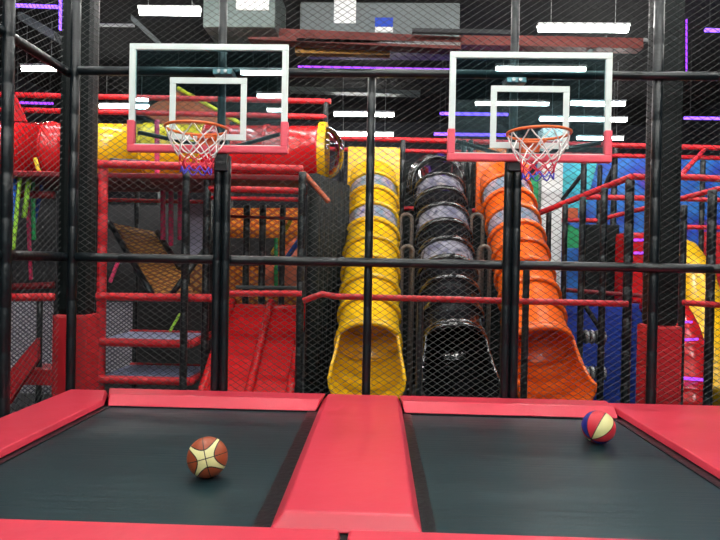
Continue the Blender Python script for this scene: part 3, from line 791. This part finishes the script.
for x in (xL + .04, -1.54, xR - .04):
    link('lane_divider', add_tube(bmesh.new(), smooth_pts([(x, 8.72, zt + .02), (x, 8.55, zt + .05), (x, 7.8, (zt + zb) / 2 + .05), (x, 7.05, zb + .06)]), .055, 10), M['red_plastic'], ds, smooth=True)
link('top_lip', add_tube(bmesh.new(), [(xL, 8.66, zt), (xR, 8.66, zt)], .05, 10), M['red_plastic'], ds, smooth=True)
for x in (xL + .1, xR - .1):
    link('leg', add_tube(bmesh.new(), [(x, 8.55, 0), (x, 8.55, zt - .08)], .04, 8), M['black_foam'], ds, smooth=True)

# zone left of the column -------------------------------------------------------------
rr('red rail under the tunnel, left of the left column', (-20, 173, 7.9), (54, 174.5, 7.9), 6.5)
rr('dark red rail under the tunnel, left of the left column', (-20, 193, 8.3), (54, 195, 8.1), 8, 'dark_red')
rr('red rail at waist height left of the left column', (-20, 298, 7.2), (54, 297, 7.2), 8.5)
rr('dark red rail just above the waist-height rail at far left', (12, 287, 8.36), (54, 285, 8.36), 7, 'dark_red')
for lab, p0, p1, w_, m in (('blue noodle hanging at far left under the tunnel', (14, 176, 7.95), (14, 230, 7.95), 5, 'noodle_blue'), ('lime noodle hanging at far left, upper', (29, 176, 7.95), (24, 218, 7.95), 5, 'noodle_lime'),
        ('lime noodle hanging at far left, lower', (20, 178, 7.85), (13, 250, 7.85), 4, 'noodle_lime'), ('green noodle hanging beside the left column', (33, 178, 8.2), (34, 240, 8.2), 4, 'noodle_green'),
        ('pink noodle hanging at far left', (27, 178, 8.6), (31, 280, 8.6), 4, 'noodle_pink'), ('blue noodle hanging nearer the left column', (42, 178, 8.6), (33, 228, 8.6), 4, 'noodle_blue')):
    a, b = P(*p0), P(*p1); a.z = DK - .072
    pipe('foam_noodle', lab, 'noodle', [a, b], pxl(w_, 8) / 2, m, 'noodles left of the column', .3, 10)
tag(link('mesh_wall', slab([P(-15, 300, 9), P(52, 300, 9), P(52, 410, 9), P(-15, 410, 9)], .04), M['white_weave']), 'white mesh wall low at far left beyond the left net', 'panel')
tag(link('slant_panel', slab([P(8, 372, 7.9), P(37, 338, 7.9), P(37, 360, 7.9), P(8, 405, 7.9)], .08), M['red_pad']), 'red slanting side board at far left', 'panel')
tag(link('low_block', box((P(20, 380, 8.2).x, 8.2, P(20, 385, 8.2).z), (P(53, 380, 8.2).x, 8.7, P(20, 369, 8.2).z), .02), M['red_pad']), 'low red padded block left of the left column', 'block')
vp('thin black post behind the red slanting board', 40, 300, 8.4, 6)
tag(link('dark_backdrop', slab([P(-30, 196, 11.2), P(56, 196, 11.2), P(56, 300, 11.2), P(-30, 300, 11.2)], .04), M['dark_paint']), 'dark board behind the hanging noodles at far left', 'panel')

# rails in front of the slides ----------------------------------------------------------
fr_pts = [P(303, 301, 6.35), P(322, 294, 6.35), P(336, 296.5, 6.35), P(628, 304, 6.35)]
pipe('foam_rail', 'long red rail passing in front of the three tube slides', 'rail', fr_pts, .034, 'red_foam', G, .2, 10)
Gp = 'thin posts under the red rail'
vp('thin black post under the red rail beside the black slide', 420.5, 298, 6.4, 6.5, group=Gp)
vp('black post right of the right hoop posts', 526.5, 262, 6.4, 7, group=Gp)
rr('red rail stretch past the right column', (683, 302.5, 6.75), (760, 308, 6.75), 6)

# back rails over the slides
rr('upper red guard rail behind the slides and right hoop', (328, 138, 10.2), (760, 149, 10.2), 5.2)
rr('lower red guard rail behind the slides and right hoop', (328, 149, 10.3), (760, 159, 10.3), 4.4)
rr('short red rail between yellow and black slide tops', (396, 208, 10.36), (424, 209, 10.36), 4.5)
rr('short red rail between black and orange slide tops', (460, 210, 10.36), (484, 211, 10.36), 4.5)
rr('short red rail at the left of the yellow slide top', (333, 213, 9.4), (347, 207, 9.4), 6)
for px, lab in ((342, 'dark frame post at the left of the yellow slide top'), (403, 'dark frame post between yellow and black slide tops'), (464, 'first dark frame post right of the black slide top'), (471, 'second dark frame post right of the black slide top')):
    vp(lab, px, 140, 10.1, 5)

# right zone --------------------------------------------------------------------------
tag(link('mural_panel', box((P(534, 300, 12).x, 12, 0.3), (P(760, 300, 12).x, 12.08, P(600, 156, 12).z)), M['mural']), 'blue printed panel behind the right stair rails', 'panel')
tag(link('cyan_panel', slab([P(561, 160, 11.93), P(598, 160, 11.93), P(586, 205, 11.93), P(561, 230, 11.93)], .04), M['cyan_print']), 'cyan printed panel right of the white column', 'panel')
tag(link('white_column', box((P(541, 200, 10.9).x, 10.9, 0), (P(563, 200, 10.9).x, 11.25, 4.6), .04), M['white_paint']), 'white square column right of the orange slide', 'column')
tag(link('padded_board', slab([P(529, 175, 11.1), P(541, 175, 11.1), P(541, 222, 11.1), P(529, 222, 11.1)], .04), M['green_pad']), 'narrow green panel left of the white column', 'panel')
tag(link('green_block', slab([P(562.5, 222, 10.95), P(585, 232, 10.95), P(580, 248, 10.95), P(562.5, 248, 10.95)], .04), M['green_pad']), 'green panel under the stair rails', 'panel')
tag(link('orange_board', slab([P(562.5, 208, 10.95), P(578, 208, 10.95), P(578, 222, 10.95), P(562.5, 222, 10.95)], .04), M['terracotta']), 'small orange board under the stair rails', 'panel')
tag(link('blue_block', box((P(563, 320, 8.95).x, 8.95, 0), (P(654, 320, 8.95).x, 9.5, P(600, 303, 8.95).z), .03), M['blue_pad']), 'blue padded block low behind the black posts', 'block')
tag(link('dark_block', box((P(586, 230, 9.6).x, 9.6, 0.0), (P(620, 230, 9.6).x, 9.9, P(580, 224, 9.6).z), .03), M['black_wrap']), 'dark padded block behind the stair posts', 'block')
tag(link('red_block', box((P(625, 240, 9.0).x, 9.0, P(600, 303, 8.95).z + .003), (P(654, 240, 9.0).x, 9.4, P(622, 232, 9.0).z), .05), M['red_plastic']), 'red plastic block with violet strips left of the right column', 'block')
def strip(label, p0, p1, wpx, m='violet_strip', g='violet light strips'):
    if g == 'violet light strips' or abs(p1[0] - p0[0]) < 3:
        pp('light_strip', label, 'light strip', p0, p1, wpx, m, g, None); return
    a, b = P(*p0), P(*p1)
    t = thing('light_strip', label, 'light strip', (a + b) / 2, g)
    link('light_tube', add_tube(bmesh.new(), [a, b], pxl(wpx, p0[2]) / 2, 8), M[m], t, smooth=True)
    for u in (.08, .92):
        c = a.lerp(b, u); link('hanger', add_tube(bmesh.new(), [c, Vector((c.x, c.y, 7.0))], .006, 6), M['dark_paint'], t)
strip('violet light strip on the red block, upper', (634, 240, 8.99), (648, 240, 8.99), 2.5)
strip('violet light strip on the red block, lower', (634, 253, 8.99), (648, 253, 8.99), 2.5)
Gs = 'black stair posts at the right'
vp('short black post beside the orange slide under the stair rail', 549, 211, 9.2, 5.5, group=Gs)
vp('black stair post nearest the white column', 565.5, 204, 8.2, 5.5, group=Gs)
vp('black stair post second from the white column', 583, 197, 8.0, 6.5, group=Gs)
vp('black stair post third from the white column', 604.5, 188, 7.9, 7, group=Gs)
vp('thick black stair post nearest the right column', 630, 178, 7.7, 9, group=Gs)
vp('thin dark post behind the stair, tall', 584, 160, 10.6, 6, group=Gs)
vp('thin dark post behind the stair, beside the backboard corner', 615, 146, 10.4, 6, group=Gs)
vp('thin dark post farther behind the stair', 600, 165, 10.8, 5, group=Gs)
rr('red stair rail sloping up toward the right column', (537, 214, 9.3), (632, 176.5, 7.65), 6)
rr('level red rail at the top of the sloping stair rail', (632, 176.5, 7.65), (656, 178, 7.65), 6.5)
rr('red rail crossing behind the sloping stair rail', (586, 197, 9.0), (656, 198.5, 9.0), 5.5)
rr('lower red stair rail rising to the right column', (602, 219, 7.95), (656, 205.5, 7.6), 4.5)
rr('short red rail above the green panel', (562, 220, 10.87), (600, 220.5, 10.8), 4.5)
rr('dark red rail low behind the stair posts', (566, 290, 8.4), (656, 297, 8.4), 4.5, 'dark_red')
pp('brace', 'black brace crossing the cyan panel, left', 'brace', (562, 200, 10.88), (584, 172, 10.65), 4, 'black_foam', 'black braces at the cyan panel')
pp('brace', 'black brace crossing the cyan panel, right', 'brace', (600, 198, 10.78), (615, 165, 10.45), 5, 'black_foam', 'black braces at the cyan panel')
pp('brace', 'black brace over the blue block', 'brace', (584, 304, 7.98), (604, 335, 7.92), 5, 'black_foam')
def roller(label, py):
    t = P(594, py, 7.98); o = thing('ring_roller', label, 'roller', t, 'grey ring rollers')
    for k in range(4):
        x = P(586 + k * 5.6, py, 7.98).x
        ring = [Vector((x, 7.98 + .07 * math.cos(q), t.z + .07 * math.sin(q))) for q in [2 * math.pi * i / 16 for i in range(17)]]
        link('ring', add_tube(bmesh.new(), ring, .026, 8, None, False), M['steel'], o, smooth=True)
    link('core', add_tube(bmesh.new(), [(P(583, py, 7.98).x, 7.98, t.z), (P(606, py, 7.98).x, 7.98, t.z)], .055, 10), M['black_foam'], o, smooth=True)
roller('grey ring roller low behind the stair posts, upper', 337)
roller('grey ring roller low behind the stair posts, lower', 373)

# right of the right column
rr('level red rail right of the right column at chest height', (676, 176.5, 7.3), (760, 181, 7.3), 6.5)
rr('red stair rail rising to the right edge', (676, 200, 7.6), (760, 178, 7.2), 5.5)
rr('red rail behind the rising stair rail at the right edge', (676, 199, 8.4), (760, 201, 8.4), 4.5)
rr('thin red rail above the yellow bent slide', (676, 227, 9), (760, 228, 9), 4.5)
pp('brace', 'red brace leaning between the rails right of the right column', 'brace', (680, 176, 7.36), (704, 150, 10.15), 4.5, 'red_foam')
vp('black post right of the right column', 684, 205, 7.0, 6.5, group=Gs)
vp('black post close to the right edge', 712.5, 190, 6.9, 8.5, group=Gs)
vp('thin dark post behind the rails at the right edge', 703, 160, 9.8, 5, group=Gs)
def bent(name, label, pts, r, m, strips=()):
    q = smooth_pts(pts, 8)
    t = thing(name, label, 'slide', Vector((pts[-1][0], pts[-1][1], pts[-1][2] - r)))
    o = link('tube', add_tube(bmesh.new(), q, r, 24, .55, depth=1.05), M[m], t, smooth=True)
    return t
bent('bent_slide', 'yellow bent tube slide right of the right column', [P(668, 252, 10.0), P(684, 262, 9.6), P(698, 295, 9.1), P(706, 345, 8.6), P(712, 400, 8.1)], .30, 'yellow_plastic')
rs = bent('bent_slide', 'red bent tube slide with violet strips right of the right column', [P(655, 300, 8.4), P(672, 318, 8.1), P(684, 350, 7.8), P(688, 410, 7.5)], .25, 'red_plastic')
strip('violet light strip on the red bent slide, topmost', (680, 322, 7.62), (692, 322, 7.62), 2.2)
strip('violet light strip on the red bent slide, second', (684, 340, 7.5), (698, 339, 7.5), 2.4)
strip('violet light strip on the red bent slide, lowest', (681, 378, 7.3), (706, 380, 7.3), 3)
tag(link('red_board', slab([P(700, 232, 9.95), P(740, 232, 9.95), P(740, 300, 9.95), P(700, 300, 9.95)], .05), M['red_pad']), 'red padded board behind the yellow bent slide', 'panel')

# ================================================================ under the ceiling
V = 'violet light lines under the ceiling'
strip('violet light line at the upper left corner', (8, 5, 11), (58, 7, 11), 4, 'violet', V)
strip('upright violet light line beside the left corner post', (60.5, -7, 11), (60.5, 30, 11), 3, 'violet', V)
strip('violet light line above the top rail in the middle', (298, 66.5, 12.5), (455, 69.5, 12.5), 2, 'violet_strip', V)
strip('violet light line at the upper right edge', (705, 30, 11), (760, 32, 11), 4, 'violet', V)
strip('upright violet light line right of the right column', (686.5, 19, 12), (686.5, 72, 12), 1.6, 'violet_strip', V)
strip('violet light line right of the right column, below the top rail', (684, 118, 13), (760, 119, 13), 3, 'violet', V)
strip('violet light line left of the right backboard, upper', (440, 113.5, 14), (508, 114.5, 14), 3, 'violet', V)
strip('violet light line left of the right backboard, lower', (434, 134, 15), (508, 135, 15), 3, 'violet', V)
strip('violet light line in the left backboard glass', (176, 100.5, 14), (196, 101, 14), 2.5, 'violet', V)
strip('violet light line at left under the red guard rails', (14, 102.5, 12), (53, 103.5, 12), 2.5, 'violet_strip', V)

du = thing('ceiling_duct', 'greenish grey air duct box above the left hoop', 'duct', P(239, 14, 10.4))
link('duct_box', box((P(203, 14, 10.4).x, 10.4, P(239, 27, 10.4).z), (P(275, 14, 10.4).x, 11.6, 6.98), .02), M['duct'], du)
link('vent_face', box((P(235, 4, 10.3).x, 10.36, P(250, 8, 10.3).z), (P(268, 4, 10.3).x, 10.41, P(250, -8, 10.3).z), .01), M['white_paint'], du)
ac = thing('air_handler', 'dark grey air handler unit hanging above the yellow slide', 'air unit', P(350, 15, 11.2))
link('unit_box', box((P(300, 14, 11.2).x, 11.2, P(340, 38, 11.2).z), (P(460, 14, 11.2).x, 12.4, 6.95), .03), M['grey_paint'], ac)
link('notice_sheet', box((P(334, 10, 11.18).x, 11.17, P(345, 23, 11.18).z), (P(356, 10, 11.18).x, 11.2, P(345, -6, 11.18).z)), M['white_paint'], ac)
sg = link('sign_plate', box((P(375, 20, 11.18).x, 11.16, P(384, 27, 11.18).z), (P(393, 20, 11.18).x, 11.2, P(384, 18, 11.18).z)), M['blue_pad'], ac)
link('white_band', box((P(375, 30, 11.18).x, 11.16, P(384, 32, 11.18).z), (P(393, 30, 11.18).x, 11.2, P(384, 27.3, 11.18).z)), M['white_paint'], ac)
def beam(name, label, p0, p1, wpx, dep, m, g=None):
    a, b = P(*p0), P(*p1); h = pxl(wpx, p0[2]) / 2
    bm = bmesh.new(); rings = []
    for p in (a, b):
        rings.append([p + Vector((0, -dep / 2, -h)), p + Vector((0, dep / 2, -h)), p + Vector((0, dep / 2, h)), p + Vector((0, -dep / 2, h))])
    return tag(link(name, add_rings(bm, rings), M[m]), label, 'beam', g)
Gb = 'beams under the ceiling'
beam('roof_beam', 'red-brown beam crossing under the air duct', (250, 36, 11), (460, 46, 11), 12, .3, 'brown_beam', Gb)
beam('roof_beam', 'ochre beam under the air handler', (296, 50, 11.4), (390, 52, 11.4), 9, .2, 'ochre_beam', Gb)
beam('roof_beam', 'red-brown beam behind the right backboard top', (455, 42, 12), (640, 46, 12), 10, .3, 'brown_beam', Gb)
beam('roof_beam', 'pale thin bar under the air handler', (297, 40.5, 10.9), (460, 45, 10.9), 3, .1, 'steel', Gb)
beam('roof_beam', 'dark bar high above the black slide', (412, 31, 10.5), (516, 33, 10.5), 4, .1, 'dark_paint', Gb)
beam('roof_beam', 'pale thin bar above the left backboard', (96, 25, 12), (134, 25.5, 12), 2, .08, 'steel', Gb)
beam('roof_beam', 'pale thin bar right of the right hoop light', (603, 39, 12), (652, 40, 12), 2, .08, 'steel', Gb)
beam('roof_beam', 'pale sloping brace above the left backboard', (132, 18, 12), (160, 44, 12), 6, .12, 'grey_paint', Gb)
beam('roof_beam', 'pale sloping brace above the right backboard corner', (582, 58, 12), (606, 38, 12), 5, .12, 'grey_paint', Gb)
beam('roof_beam', 'pale sloping panel at the upper left corner', (22, 17, 12), (58, 38, 12), 9, .3, 'grey_paint', Gb)
beam('roof_beam', 'grey lit ledge low under the far ceiling', (290, 90, 16), (420, 94, 16), 4, .3, 'duct', Gb)
